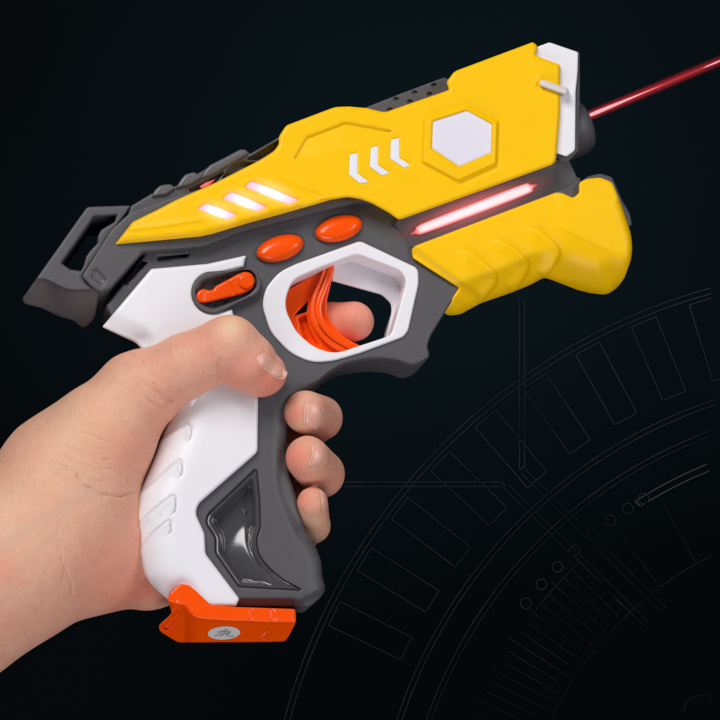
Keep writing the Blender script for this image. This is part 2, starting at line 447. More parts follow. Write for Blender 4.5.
# ---- main frame: lower grey body, trigger guard and front of the grip
ring_in = rounded([(357, 254), (401, 271), (406.5, 281), (391, 335.5), (359, 346), (335, 354), (314, 347.5), (296, 332), (286, 311), (285.5, 299), (292, 280), (323, 266.5)], [5, 6, 6, 6, 3, 12, 8, 8, 8, 8, 10, 5])
ring_out = rounded([(360, 241), (418, 268.5), (418.5, 284), (408, 331), (403, 337), (360, 353), (333, 361), (312, 362.5), (290, 353), (270.5, 333), (262, 306), (265, 289), (279, 272), (296, 264)], [4, 5, 4, 4, 4, 6, 8, 9, 9, 9, 9, 9, 9, 9])
mid_ring = rounded([(358, 247), (410, 270), (412, 283), (400, 333), (360, 349), (333, 357), (312, 355), (292, 342), (278, 322), (274, 306), (275, 291), (286, 275), (310, 265)], 5)
pocket = rounded([(256, 469.5), (259, 500), (259.5, 527), (255.5, 540), (257.5, 553), (263, 562), (271, 571), (284, 581), (300, 589.5), (239, 586), (216, 553), (216, 538), (206.5, 523), (208, 515)], [2, 0, 2, 3, 4, 4, 4, 4, 0.5, 2, 3, 3, 5, 4])
body = rounded([(150, 240), (282, 214), (360, 190), (392, 200), (403, 222), (411, 236), (420, 248), (462, 284), (456, 294), (430, 337), (427, 347), (430, 356), (423, 364), (412, 367), (404, 364), (395, 361), (373, 359.5), (346, 364), (330, 373), (318, 383), (303, 393),
                (293, 402), (288, 420), (286, 450), (290, 478), (297, 500), (306, 533), (316, 547), (321.5, 562), (322, 576), (326, 590), (320, 598), (311, 606), (240, 606), (206, 600), (186, 560), (180, 510), (200, 450), (200, 400), (180, 345), (112, 318), (106, 306), (143, 258)],
               [1]*7+[2, 2, 5, 4, 4, 5, 5, 5, 5, 8, 8, 6, 5, 5, 5, 6, 8, 8, 8, 5, 5, 5, 5, 5, 4, 4]+[1]*10)
slit1 = rounded([(142, 261), (147, 262.5), (125, 285), (122, 282)], 1)
slit2 = rounded([(157, 257.6), (188, 254.4), (187.5, 256.6), (158, 260.5)], 0.6)
grip_front = dens([(303, 393), (288, 420), (286, 450), (290, 478), (297, 500), (306, 533), (316, 547), (321.5, 562), (322, 576), (326, 590)], 6, False)
groove = spline([(286, 440), (282, 470), (284, 492), (292, 512), (301, 530)], 5, False)
lipl = spline([(300, 388), (318, 379), (330, 369.5), (346, 361), (373, 356), (395, 357.5), (410, 362), (418, 361), (430, 355)], 4, False)
def hf_body(X, Y, D, H):
    H = H+stepf(X, Y, slit1, -12, 1.0)+stepf(X, Y, slit2, -12, 1.0)
    dg = dpl(X, Y, grip_front)
    H = H+rnd(dg, 18, 12)*ss((Y-382)/16)
    yb = np.interp(X, [200, 240, 300, 326], [596, 596.5, 597, 585])
    H = H-9*ss((Y-yb)/10)*(Y > 570)
    # soft step beneath the guard
    lip = np.interp(X, lipl[:, 0], lipl[:, 1])
    H = H-5*ss((Y-lip)/6)*ss((X-300)/8)*(Y < 395)
    gg = dpl(X, Y, groove); H = H-3.0*np.exp(-(gg/5.0)**2)
    pk = sd(X, Y, pocket)
    return H-1.6*np.exp(-((pk)/1.2)**2)
relief("main_frame", body, 32, -32, M_gry, gun, 3.0, hf_body, [mid_ring, pocket], [(slit1, 1.2), (slit2, 1.2), (lipl, 5, False), (lipl+A([0, 2.5]), 5, False)], wall='s', step=3.5)

# glossy window sunk into the grip
pk_in = A(pocket)
scoop = spline([(244, 505), (240, 530), (250, 556), (272, 576), (292, 587)], 6, False)
rdg = spline([(262, 465), (250, 511), (246, 530), (248, 548), (258, 565), (285, 592)], 8, False)
def hf_win(X, Y, D, H):
    ridge = np.interp(Y, rdg[:, 1], rdg[:, 0])
    o = X-ridge
    soft = np.sqrt(o*o+9)
    floor = 22.5+0.175*(o-soft)-0.20*(o+soft)*0.5+0.25*(Y-545)
    floor = floor-2.2*np.exp(-((o-7)/4.0)**2)
    wall = 31.2-1.0*ss(D/1.5)-14*ss((D-2.6)/6.0)
    k = 2.0; h = np.clip(0.5+0.5*(wall-floor)/k, 0, 1)
    H = wall*h+floor*(1-h)+k*h*(1-h)          # smooth maximum of the rim's wall and the floor
    H = np.minimum(H, 31.2-0.6*ss(D/1.5))
    r = np.hypot(X-244.5, Y-511.5)
    return H+1.8*ss((2.8-r)/1.4)-1.4*ss((1.3-r)/0.7)
relief("glossy_window", pocket, 31, -14, M_clear, gun, 0, hf_win, [], [(ellipse(244.5, 511.5, 2.4, 2.4, 0, 14), 1.5), (pocket, 3.0), (pocket, 6.0), (pocket, 9.0), (pocket, 12.0), (pocket, 15.0)], step=1.5, edge=1.5, wall='r', smooth=60)

# ---- white guard ring lining the trigger opening
relief("guard_ring", ring_out, 35, -33, M_wht, gun, 2.2, None, [ring_in], wall='s')

# ---- trigger
trig = rounded([(284, 292), (335, 262), (334, 270), (331, 284), (327, 300), (327, 312), (333, 325), (344, 337), (360, 346), (352, 356), (330, 358), (310, 352), (296, 340), (280, 315)], [1, 1, 2, 4, 4, 4, 4, 4, 3, 3, 3, 3, 3, 3])
tcut1 = rounded([(308.5, 300.5), (306.5, 312), (294, 316)], 0.8)
tcut2 = rounded([(299, 319), (306, 316), (309, 330), (319, 345), (305, 341)], 0.8)
relief("trigger", trig, 5, -14, M_org, gun, 1.5, lambda X, Y, D, H: H-7*ss(sd(X, Y, tcut2)/1.5+0.5), [tcut1], [(tcut2, 1.5)], step=3)
ctr = spline([(330, 264), (323, 284), (317, 300), (316, 314), (322, 328), (334, 340), (356, 352)], 10, False)
def hf_blade(X, Y, D, H):
    P = ctr; best = np.full(np.shape(X), 1e9); so = np.zeros(np.shape(X))
    for a, b_ in zip(P[:-1], P[1:]):
        ab = b_-a; t = np.clip(((X-a[0])*ab[0]+(Y-a[1])*ab[1])/(ab@ab), 0, 1)
        ex, ey = X-a[0]-t*ab[0], Y-a[1]-t*ab[1]; d = np.hypot(ex, ey)
        o = -(ab[1]*ex-ab[0]*ey)/math.sqrt(ab@ab)
        k = d < best; best = np.where(k, d, best); so = np.where(k, np.sign(o)*d, so)
    so = -so   # + towards the finger
    r = np.where(so > -1, 3.6*np.sqrt(np.maximum(0, 1-((so-2.8)/4.8)**2)), 1.0-0.22*(so+1)**2*0.35)
    g_ = -1.6*np.exp(-((so+1.2)/1.0)**2)
    return 14+r+g_
relief("trigger_blade", stroke(ctr, np.linspace(9, 15, len(ctr))), 17, -12, M_org, gun, 0, hf_blade, [], [(ctr, 2.4, False), (ctr, 5, False), (ctr, 9, False)], step=1.6, edge=1.6, smooth=50)
liner_in = rounded([(324, 262), (328, 266), (331.5, 281), (382, 295), (391, 304), (391.5, 312), (386, 338), (359, 347), (335, 355), (314, 348.5), (295, 333), (285, 312), (284.5, 299), (291, 279)], [1, 1, 1, 4, 4, 4, 2, 6, 8, 8, 8, 8, 8, 5])
liner_out = rounded([(358, 247), (410, 270), (412, 283), (398, 335), (394, 341), (360, 349), (333, 357), (312, 355), (292, 342), (278, 322), (274, 306), (275, 291), (286, 275), (310, 265)], 4)
relief("guard_liner", liner_out, 2, -20, M_wht, gun, 3.0, None, [liner_in])

# ---- oval push buttons
for cx_, cy_, a_, b_, r_ in ((280, 248.3, 24.2, 12.6, -17), (338.7, 228.6, 24, 12.8, -15)):
    relief("push_button", ellipse(cx_, cy_, a_, b_, r_), 42, 20, M_org, gun, 11, None, step=2.2, drop=9)
    relief("button_well", ellipse(cx_, cy_, a_+1.8, b_+1.8, r_), 32.6, 22, M_gry2, gun, 0.5, None, step=5)

# ---- white grip shell
grip = rounded([(102, 327), (151, 269), (207, 264), (246, 255.5), (243.5, 267), (225, 272), (205, 279), (194, 292), (200, 308), (214, 314), (232, 309), (236, 330), (258, 390), (258, 397), (257.5, 452), (198, 504), (195.5, 514), (204.5, 534), (205.5, 554), (239.5, 599), (236, 606), (211, 606),
                (167, 600), (150, 583), (144, 573), (139, 550), (137, 530), (134, 517), (138, 495), (149, 467), (160, 440), (173, 402), (168, 375), (136, 343)],
               [2, 1.5, 2, 1, 1, 8, 8, 10, 8, 6, 2, 2, 2, 2, 4, 6, 5, 3, 3, 2, 1, 1, 2, 2, 4, 4, 4, 4, 4, 4, 4, 4, 4, 4])
gl = spline([(168, 600), (150, 584), (143.5, 572), (138.5, 550), (136.5, 530), (133.5, 517), (137.5, 495), (149, 467), (160, 440), (173, 402), (168, 380), (155, 356)], 5, False)
tong = [([(137, 526), (150, 512.5), (170, 497.5), (175.5, 497.5), (176, 504), (175, 510), (169, 517)],),
        ([(140, 492.5), (160, 476), (177, 461.5), (182, 463), (182.5, 469), (182, 474), (177, 480)],),
        ([(158, 441), (175, 430), (186, 425), (191.5, 428), (191.5, 433), (190, 440), (187, 444)],),
        ([(170, 406), (182, 396), (194, 388), (198, 391), (197, 398), (192, 406), (190, 408)],),
        ([(138, 552), (150, 536), (166, 522), (171, 523), (171, 530), (166, 538)],)]
tong = [spline(t[0], 4, False) for t in tong]
tpoly = [np.concatenate([t, t[-1:]+A([[-10, 14]]), t[:1]+A([[-8, 10]])]) for t in tong]
ftop = np.array([[102, 327], [136, 343]])
def hf_grip(X, Y, D, H):
    dl = dpl(X, Y, gl)
    H = H+rnd(dl, 42, 40)*ss((Y-372)/30)
    H = H-10*ss((22-dpl(X, Y, ftop))/22)
    for t in tong:
        so, dd, al, L_ = side(X, Y, t)
        fe = ss((L_-al)/12)
        H = H+3.0*ss(-so/1.4+0.5)*np.exp(-(dd/5.5)**2)*fe-1.5*np.exp(-(dd/1.0)**2)*fe
    return H
relief("grip_shell", grip, 38.5, -8, M_wht, gun, 3.5, hf_grip, [], [(t, 1.4, False) for t in tong], step=3)

# ---- selector plate and lever
def capsule(a, b, ra, rb, n=14):
    a, b = A(a), A(b); d = b-a; th = math.atan2(d[1], d[0])
    t1 = np.linspace(th-math.pi/2, th+math.pi/2, n); t0 = np.linspace(th+math.pi/2, th+3*math.pi/2, n)
    return np.concatenate([np.stack([b[0]+rb*np.cos(t1), b[1]+rb*np.sin(t1)], 1), np.stack([a[0]+ra*np.cos(t0), a[1]+ra*np.sin(t0)], 1)])
plate = capsule((212.5, 292.5), (246, 283.5), 21.5, 15)
slot = capsule((212, 294), (245, 282.5), 15.5, 11.2)
slot = rounded([(196, 289), (203, 281), (240, 270.5), (250, 270), (256.5, 277), (256, 287), (248, 295), (222, 306), (212, 309), (203, 305), (197, 298)], 6)
relief("selector_plate", plate, 41, 10, M_gry, gun, 2.0, lambda X, Y, D, H: H+stepf(X, Y, slot, -9, 2.4), [], [(slot, 2.4)], step=2.5)
lever = rounded([(238, 274), (245, 271.5), (251, 273), (255.5, 280), (253, 288), (247, 292), (239, 295), (203, 303.5), (197.5, 301.5), (196, 296), (198, 291), (204, 288.5), (208, 290.5), (213, 290), (215, 286.5)], [3, 4, 4, 4, 4, 4, 4, 3, 3, 3, 3, 2, 1.5, 1.5, 2])
def hf_lever(X, Y, D, H):
    r = np.hypot(X-246, Y-281.5)
    return H+2.2*ss((8.2-r)/1.6)-1.2*np.exp(-((X-206)/1.5)**2)-1.0*np.exp(-((X-230-(Y-284)*0.5)/1.2)**2)
relief("selector_lever", lever, 42, 31, M_org, gun, 2.5, hf_lever, [], [(ellipse(246, 281.5, 7.4, 7.4, 0, 30), 1.6)], step=1.6)

# ---- barrel base and light bar
barrel = rounded([(394, 224), (400, 210), (556, 158), (568, 157.5), (577, 177.5), (580.5, 178), (580, 192), (573, 200), (556, 206), (420, 258)], [2, 0, 0, 2, 2, 2, 3, 2, 0, 0])
bar = spline([(410, 234), (415, 229.5), (421, 224), (470, 204.5), (522, 184.5), (530, 184.5), (537, 184.5), (533, 189), (528, 194), (477, 214), (424, 233.5), (416, 234)], 5)
chan = A([(395, 226), (600, 146), (600, 166), (566, 187), (556, 190.5), (410, 246)])
lip_b = A([(560, 185), (585, 168), (590, 200), (566, 206)])
def hf_barrel(X, Y, D, H):
    return H+stepf(X, Y, chan, -5, 3)
relief("barrel_base", barrel, 38, -30, M_gry, gun, 2.0, hf_barrel, [], [(chan, 3)], step=3)
axb = A([(423, 227.5), (526, 188.5)])
relief("light_bar", bar, 37.5, 25, M_bar, gun, 4.5, None, step=1.8, drop=4,
       attr=lambda X, Y, D: ss((11-dpl(X, Y, axb))/9.0)*ss(D/3.5+0.25))

# ---- yellow fore grip
fore = rounded([(411.5, 249), (416, 245.5), (440, 236.5), (556, 192.5), (562, 193), (573, 198), (579, 193), (579, 182.5), (586, 179), (600, 177.5), (612, 182), (621, 204), (630.5, 232), (632.5, 247), (631, 260), (624, 279), (616, 289), (606, 295), (590, 293), (578, 290), (548, 278.5), (543, 278), (530, 285), (513, 292), (496, 298), (480, 303.5), (470, 309), (460, 314.5), (448, 315.5), (443, 312), (459, 288), (413, 258)],
               [2, 2, 1, 3, 2, 2, 2, 3, 3, 3, 4, 4, 5, 5, 5, 5, 5, 5, 5, 5, 3, 3, 3, 3, 3, 3, 3, 3, 3, 2, 2, 2])
botl = spline([(446, 315), (460, 314), (480, 303.5), (496, 298), (513, 292), (530, 285), (543, 278.5), (562, 284), (578, 290), (592, 293.5), (606, 294.5), (617, 288)], 4, False)
rgt = spline([(617, 288), (625, 278), (631, 260), (632.5, 246), (630, 231), (621, 203)], 4, False)
ribs = [spline([(455, 251.5), (467, 250.5), (478, 256.5), (489, 266), (496.5, 275), (496, 284), (486, 297), (480, 305)], 4, False),
        spline([(487, 240), (500, 240), (512, 246), (523, 255), (529, 263.5), (528, 272), (519, 286), (513, 293)], 4, False),
        spline([(520, 228), (533, 228), (545, 234), (555, 243), (560, 251), (558, 260), (550, 272), (545, 279)], 4, False)]
rpoly = [np.concatenate([r, A([[440, 318], [412, 258]]) if i == 0 else ribs[i-1][::-1]+A([[3, 0]])]) for i, r in enumerate(ribs)]
hl = A([(563, 228), (606, 248)])
def hf_fore(X, Y, D, H):
    db = dpl(X, Y, botl)
    q_ = 27-db; q_ = 0.5*(q_+np.sqrt(q_*q_+16+110*ss((X-545)/25)))-0.15-2.2*ss((X-545)/25)
    H = H-0.95*q_-0*db+rnd(db, 9, 9)+rnd(dpl(X, Y, rgt), 9, 9)
    for r in ribs:
        so, dd, al, L_ = side(X, Y, r)
        H = H+4.0*ss(-so/2.4+0.5)*np.exp(-(dd/10.0)**2)*ss(al/22+0.05)*ss((L_-al)/4+0.3)
    s = (X-563)*(20/47.4)-(Y-228)*(43/47.4)   # >0 above the crease
    t = ss((X-545)/30)*ss((200-np.abs(Y-228))/40)
    sp_ = np.sqrt(s*s+6)
    H = H+t*(1.5-0.15*(sp_-s))*ss((X-548)/12)
    H = H+0.7*np.exp(-(dpl(X, Y, hl)/2.0)**2)
    H = H-5*ss((9-dpl(X, Y, [(395, 241), (475, 299)]))/9)
    return H
relief("fore_grip", fore, 43, -18, M_yel, gun, 3.0, hf_fore, [], [(r, 2.2, False) for r in ribs]+[(hl, 2, False), (hl, 5, False)], step=2.5)
relief("muzzle_cap", rounded([(572, 190), (587, 176.5), (600, 173.5), (612, 177), (622, 200), (630, 214), (632, 226), (600, 230), (575, 215)], 3), 26, -26, M_gry, gun, 2.0)

# ---- yellow upper shell
shell = rounded([(115, 244.5), (132.5, 222), (156, 210.5), (175, 200.5), (217, 182), (260, 160), (274, 151), (279, 144), (278.5, 137), (286, 125.5), (335, 107), (349, 106.5), (366, 108), (385, 112.5), (400, 107), (449, 90), (446.5, 82), (454, 71.5), (533, 42), (537.5, 46), (535.5, 55), (543, 58.5), (560, 64.5), (560, 112), (556, 160), (553, 164.5), (402, 219), (398, 219.5), (389, 213), (373, 204), (362, 199.5), (347, 197), (330, 200), (315, 204.5), (280, 214.5), (250, 222.5), (212, 234), (200, 236.5)],
                [1, 2, 2, 2, 2, 3, 3, 3, 3, 3, 4, 4, 5, 4, 3, 2, 2, 4, 2, 2, 2, 2, 2, 3, 3, 3, 2, 2, 4, 4, 4, 4, 4, 4, 3, 4, 6, 3])
hexb = rounded([(466.5, 104), (499.5, 121), (498, 165), (458.5, 183), (421, 163), (422.5, 117)], 2.5)
hexl = rounded([(466.7, 110), (492.3, 124), (491.5, 153), (459, 167), (431.6, 148.5), (432.6, 121)], 1.5)
trap = [(294, 159), (306, 137.5), (345, 122.5), (391, 131)]
trapp = A(trap+[(372, 141), (330, 150)])
band = A([(318, 199), (325, 196), (365, 192), (402, 175.3), (420, 180.5), (437.5, 171.5), (458, 185), (500, 166), (556, 150), (560, 166), (400, 224), (372, 207), (347, 199.5)])
slots = [rounded([(197, 209), (206, 203), (237, 214.5), (228, 220.5)], 2.2), rounded([(221.5, 198.5), (231.5, 191.5), (267.5, 207), (257.5, 212)], 2.4), rounded([(244, 187), (251.5, 180.5), (299.5, 200), (289, 205)], 2.6)]
chev = [[(350, 154.5), (357.5, 153), (357.5, 173), (369, 182), (360, 183.2), (349, 174.5)], [(371, 147.5), (378, 145.7), (377.7, 164.5), (389.5, 173), (382, 175.5), (369.7, 166.5)], [(391, 139.7), (399, 138), (399, 157.5), (410.5, 165.2), (404, 167.7), (390.2, 158.5)]]
chev = [rounded(c, 0.7) for c in chev]
crease1 = A([(277, 180), (300, 189), (322, 196.5)])
crease2 = A([(131, 229), (165, 225), (203, 219)])
low_l = A([(115, 244.5), (200, 236.5), (250, 222.5), (300, 208)])
def hf_shell(X, Y, D, H):
    s = sd(X, Y, hexb); H = H+5.0*ss((s+0.3)/4.2)
    H = H+stepf(X, Y, hexl, -2.2, 1.2)
    dt = dpl(X, Y, trap)
    H = H-2.4*ss(sd(X, Y, trapp)/1.4+0.5)*np.clip(1-dt/22, 0, 1)
    H = H+stepf(X, Y, band, 1.6, 2.0)*(1-ss((s+5)/5))
    for c in slots: H = H+stepf(X, Y, c, -3.5, 1.6)
    for c in chev: H = H+stepf(X, Y, c, -0.8, 0.8)
    H = H-0.9*np.exp(-(dpl(X, Y, crease1)/1.4)**2)
    c2 = dpl(X, Y, crease2); H = H+1.2*np.exp(-(c2/2.2)**2)
    H = H-3*ss((7-dpl(X, Y, low_l))/7)
    H = H-2.2*np.exp(-(np.hypot(X-540.5, Y-83)/4.5)**2)
    tip = np.clip((180-X)/65, 0, 1)
    return H-5*tip
F = [(hexb, 8.2), (hexb, 4.4), (hexb, 0.8), (hexl, 1.2), (trapp, 1.4), (band, 2.0), (crease1, 2, False), (crease2, 3, False)]+[(c, 1.6) for c in slots]+[(c, 0.8) for c in chev]
relief("upper_shell", shell, 57, -57, M_yel, gun, 4.0, hf_shell, [], F, step=3.0)
relief("hexagon_lens", hexl, 60.5, 50, M_wlens, gun, 1.2, None, step=5)
for c in chev: relief("chevron_mark", c, 57.6, 50, M_wht, gun, 0.5, None, step=4)
for c, (a_, b_), (dx, dy) in zip(slots, ((217, 212), (244.5, 202), (272, 193)), ((31, 11), (36, 15), (48, 19))):
    L = math.hypot(dx, dy)
    def at_(X, Y, D, a=a_, b=b_, ux=dx/L, uy=dy/L, L=L):
        al = (X-a)*ux+(Y-b)*uy; ac = -(X-a)*uy+(Y-b)*ux
        return np.exp(-(al/(L*0.30))**2-(ac/6.5)**2)
    relief("slot_lamp", c, 55.5, 48, M_slot, gun, 1.2, None, step=1.8, attr=at_)

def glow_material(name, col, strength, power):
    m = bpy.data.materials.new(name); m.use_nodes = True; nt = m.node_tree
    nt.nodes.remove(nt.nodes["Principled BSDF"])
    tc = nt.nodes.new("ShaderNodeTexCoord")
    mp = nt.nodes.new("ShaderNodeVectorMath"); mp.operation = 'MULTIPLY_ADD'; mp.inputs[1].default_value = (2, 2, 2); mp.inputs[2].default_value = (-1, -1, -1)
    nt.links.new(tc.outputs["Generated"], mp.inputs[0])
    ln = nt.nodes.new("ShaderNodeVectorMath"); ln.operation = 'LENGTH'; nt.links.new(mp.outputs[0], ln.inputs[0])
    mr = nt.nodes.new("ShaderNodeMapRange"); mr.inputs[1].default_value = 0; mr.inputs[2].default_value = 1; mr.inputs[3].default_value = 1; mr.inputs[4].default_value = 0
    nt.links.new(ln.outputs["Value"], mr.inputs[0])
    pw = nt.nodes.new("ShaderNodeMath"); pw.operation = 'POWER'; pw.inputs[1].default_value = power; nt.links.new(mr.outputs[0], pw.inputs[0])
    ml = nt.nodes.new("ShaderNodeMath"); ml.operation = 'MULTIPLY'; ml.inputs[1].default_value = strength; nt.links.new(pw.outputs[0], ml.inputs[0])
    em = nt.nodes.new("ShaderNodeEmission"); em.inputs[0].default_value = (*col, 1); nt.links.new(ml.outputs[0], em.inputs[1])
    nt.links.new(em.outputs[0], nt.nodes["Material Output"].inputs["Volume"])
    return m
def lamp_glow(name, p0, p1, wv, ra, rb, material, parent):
    """imitated bloom round a lamp: an emissive ellipsoid added along it"""
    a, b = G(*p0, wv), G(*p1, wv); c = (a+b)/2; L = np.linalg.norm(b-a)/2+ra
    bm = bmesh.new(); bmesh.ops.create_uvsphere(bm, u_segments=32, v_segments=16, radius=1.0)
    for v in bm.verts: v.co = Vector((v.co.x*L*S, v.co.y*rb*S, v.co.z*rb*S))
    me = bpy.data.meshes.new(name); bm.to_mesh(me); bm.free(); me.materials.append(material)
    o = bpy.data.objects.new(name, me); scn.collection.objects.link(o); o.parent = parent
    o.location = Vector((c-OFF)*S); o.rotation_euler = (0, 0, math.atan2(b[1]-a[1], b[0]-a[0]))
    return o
M_glow = glow_material("pink_lamp_glow", (0.95, 0.26, 0.36), 380, 1.6)  # self-lit volumes added to imitate bloom round the slot lamps and light bar
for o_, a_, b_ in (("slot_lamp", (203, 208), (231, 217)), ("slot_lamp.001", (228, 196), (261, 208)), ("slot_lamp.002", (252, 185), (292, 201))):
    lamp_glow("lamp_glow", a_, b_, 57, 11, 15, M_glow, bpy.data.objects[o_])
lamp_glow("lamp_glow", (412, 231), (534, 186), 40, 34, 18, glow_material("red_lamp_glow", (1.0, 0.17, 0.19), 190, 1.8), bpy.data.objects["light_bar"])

# ---- white muzzle plate, its grey backing, nozzle and pin
mplate = rounded([(530, 60), (538, 46.5), (549.5, 42.3), (578, 52.2), (577.5, 72), (575.5, 92), (575, 150.5), (566.5, 156.5), (556, 153), (545, 120)], [0, 1, 2, 2, 2, 3, 3, 2, 1, 0])
relief("muzzle_plate", mplate, 50, 20, M_wht, gun, 1.6, None, step=5)
relief("muzzle_ring", rounded([(540, 60), (552, 43.5), (579.5, 52), (580, 84), (578.5, 151), (569, 161), (562, 162), (550, 150)], 2), 42, -42, M_gry, gun, 2.0, lambda X, Y, D, H: H-0*X, step=5)
def lathe(name, p0, p1, prof, material, parent, n=40, off=None, smooth=35, attr=None):
    a, b = A(p0), A(p1); d = b-a; L = np.linalg.norm(d); d /= L
    e1 = np.cross(d, [0, 0, 1.0]); e1 /= np.linalg.norm(e1); e2 = np.cross(d, e1)
    vs_, fs = [], []
    for (t, r) in prof:
        for i in range(n):
            th = math.tau*i/n; vs_.append(a+d*L*t+(e1*math.cos(th)+e2*math.sin(th))*r)
    m = len(prof)
    for j in range(m-1):
        for i in range(n): fs.append([j*n+i, j*n+(i+1) % n, (j+1)*n+(i+1) % n, (j+1)*n+i])
    fs.append(list(range(n))[::-1]); fs.append([(m-1)*n+i for i in range(n)])
    return link(name, np.array(vs_), fs, material, parent, None, smooth, off)
n0, n1 = G(558, 133, 0.0), G(586, 121.5, 0.0)
noz = lathe("nozzle", n0, n1, [(0, 32), (0.55, 31.5), (0.75, 30), (0.9, 26.5), (0.97, 22), (1.0, 16), (0.98, 8), (0.9, 6.0)], M_gry, gun)
relief("locating_pin", capsule((543, 83.3), (565, 91.2), 3.6, 3.7), 63, 52, M_pin, gun, 3.4, None, step=1.4, drop=4.5)

# ---- orange battery cover under the grip, sticker and clasp
cover = rounded([(167.5, 600), (169.5, 593.5), (180, 584), (189, 585), (196, 591), (211, 605), (237, 607), (295.5, 609), (296, 622), (290, 634), (285, 641.5), (262, 642), (178, 642.5), (160, 631.5), (158.5, 625.5), (172, 613)], [2, 2, 2, 2, 3, 4, 2, 3, 3, 2, 3, 0, 4, 3, 3, 3])
ridge = spline([(170, 611), (176, 604), (184, 604.5), (196, 616.5), (222, 619.5), (250, 620.5), (272, 621.5), (296, 622)], 5, False)
gap1 = A([(251, 606), (251.5, 621)]); gap2 = A([(272, 607), (272.5, 622), (268, 630), (260, 636)])
dslot = A([(162.5, 627.5), (177, 611.5), (181, 614), (166.5, 630)])
def hf_cover(X, Y, D, H):
    yl = np.interp(X, ridge[:, 0], ridge[:, 1])
    wq = ss((X-178)/7); yl = wq*yl+(1-wq)*604.4
    dd = Y-yl; dd = 0.5*(dd+np.sqrt(dd*dd+5))-0.4
    Hb = -1.7*dd
    e = 180-X; e = 0.5*(e+np.sqrt(e*e+5))-0.4
    He = -1.35*e*ss((Y-600)/8)
    k = 3.0; h = np.clip(0.5+0.5*(He-Hb)/k, 0, 1)
    H = H+(He*(1-h)+Hb*h-k*h*(1-h))*1.0
    H = H+2.2*np.exp(-(dpl(X, Y, ridge)/2.0)**2)*ss((X-170)/8)
    H = H-1.0*np.exp(-(dpl(X, Y, gap2)/0.9)**2)-1.0*np.exp(-(dpl(X, Y, gap1)/0.8)**2)
    tab = A([(274, 611), (294, 612), (293, 621), (276, 621)])
    H = H+stepf(X, Y, tab, 1.2, 2)+stepf(X, Y, dslot, -5, 1.5)
    rough = np.exp(-(np.hypot(X-267, Y-637)/5)**2)
    return H-2*rough+1.2*rough*np.sin(X*1.9)*np.cos(Y*2.3)
cover_o = relief("battery_cover", cover, 42, -36, M_org, gun, 2.0, hf_cover, [], [(ridge, 2.5, False), (ridge, 5, False), (dslot, 1.5), (gap1, 1.4, False), (gap2, 1.4, False)], step=1.8)
def cover_h(X, Y, D, H): return hf_cover(X, Y, D*0+99, np.full(np.shape(X), 42.0))
stk = relief("round_sticker", ellipse(224, 633, 16.2, 6.6, -3), 42, -6, M_stk, cover_o, 0, lambda X, Y, D, H: cover_h(X, Y, D, H)+0.9, step=2, wall='r')
marks = [stroke(spline([(214, 636.4), (218, 635), (222, 632), (226, 629.4), (227, 630.6), (223, 634), (220, 636.6)], 5, False), 0.8),
         stroke(spline([(217.5, 632.3), (224, 631.4), (229, 632), (230, 633.6), (226, 634.6), (230, 636.4), (234, 636)], 5, False), 0.8),
         stroke(spline([(221, 635.6), (226, 633.6), (231, 631)], 5, False), 0.7)]
def marks_mesh():
    vs_, fs = [], []
    for mk in marks:
        n = len(mk)//2
        X, Y = mk[:, 0], mk[:, 1]; h = cover_h(X, Y, X, X)+1.35
        b = len(vs_); vs_ += G(X, Y, h).tolist()
        for i in range(n-1): fs.append([b+i, b+i+1, b+2*n-2-i, b+2*n-1-i])
    link("signature_mark", np.array(vs_), fs, M_ink, stk, smooth=0)
marks_mesh()

# ================================================================== LASER BEAM
B0 = G(588, 116, 0.0); B1 = G(900, -14.4, 0.0)
beam = empty("laser_ray", B0, "thin red laser beam with a pale pink core leaving the pistol's muzzle", "laser")
m = bpy.data.materials.new("beam_core"); m.use_nodes = True
b = m.node_tree.nodes["Principled BSDF"]; b.inputs["Base Color"].default_value = (0, 0, 0, 1)
b.inputs["Emission Color"].default_value = (1, 0.60, 0.64, 1); b.inputs["Emission Strength"].default_value = 0.72
L = 338.0
core = [(0.0, 1.0), (0.01, 1.7), (0.03, 2.0), (0.07, 1.7), (0.12, 1.1), (0.17, 0.6), (0.21, 0.25), (0.24, 0.06), (0.30, 0.04), (0.36, 0.04), (0.375, 0.6), (0.40, 0.9), (0.45, 0.6), (0.8, 0.3), (1, 0.2)]
lathe("beam_core", B0, B1, core, m, beam, 16, B0, 60)
m = bpy.data.materials.new("beam_glow"); m.use_nodes = True; nt = m.node_tree
nt.nodes.remove(nt.nodes["Principled BSDF"])
tc = nt.nodes.new("ShaderNodeTexCoord"); mp = nt.nodes.new("ShaderNodeVectorMath"); mp.operation = 'CROSS_PRODUCT'
dn = (B1-B0)/np.linalg.norm(B1-B0); mp.inputs[1].default_value = tuple(dn)
nt.links.new(tc.outputs["Object"], mp.inputs[0])
ln = nt.nodes.new("ShaderNodeVectorMath"); ln.operation = 'LENGTH'; nt.links.new(mp.outputs[0], ln.inputs[0])
mr = nt.nodes.new("ShaderNodeMapRange"); mr.inputs[1].default_value = 0.0; mr.inputs[2].default_value = 6.8*S; mr.inputs[3].default_value = 1; mr.inputs[4].default_value = 0
nt.links.new(ln.outputs["Value"], mr.inputs[0])
pw = nt.nodes.new("ShaderNodeMath"); pw.operation = 'POWER'; pw.inputs[1].default_value = 1.9; nt.links.new(mr.outputs[0], pw.inputs[0])
ml = nt.nodes.new("ShaderNodeMath"); ml.operation = 'MULTIPLY'; ml.inputs[1].default_value = 360; dt = nt.nodes.new("ShaderNodeVectorMath"); dt.operation = 'DOT_PRODUCT'; dt.inputs[1].default_value = tuple(dn); nt.links.new(tc.outputs["Object"], dt.inputs[0])
fd = nt.nodes.new("ShaderNodeMapRange"); fd.inputs[1].default_value = 0; fd.inputs[2].default_value = 160*S; fd.inputs[3].default_value = 1.15; fd.inputs[4].default_value = 0.55
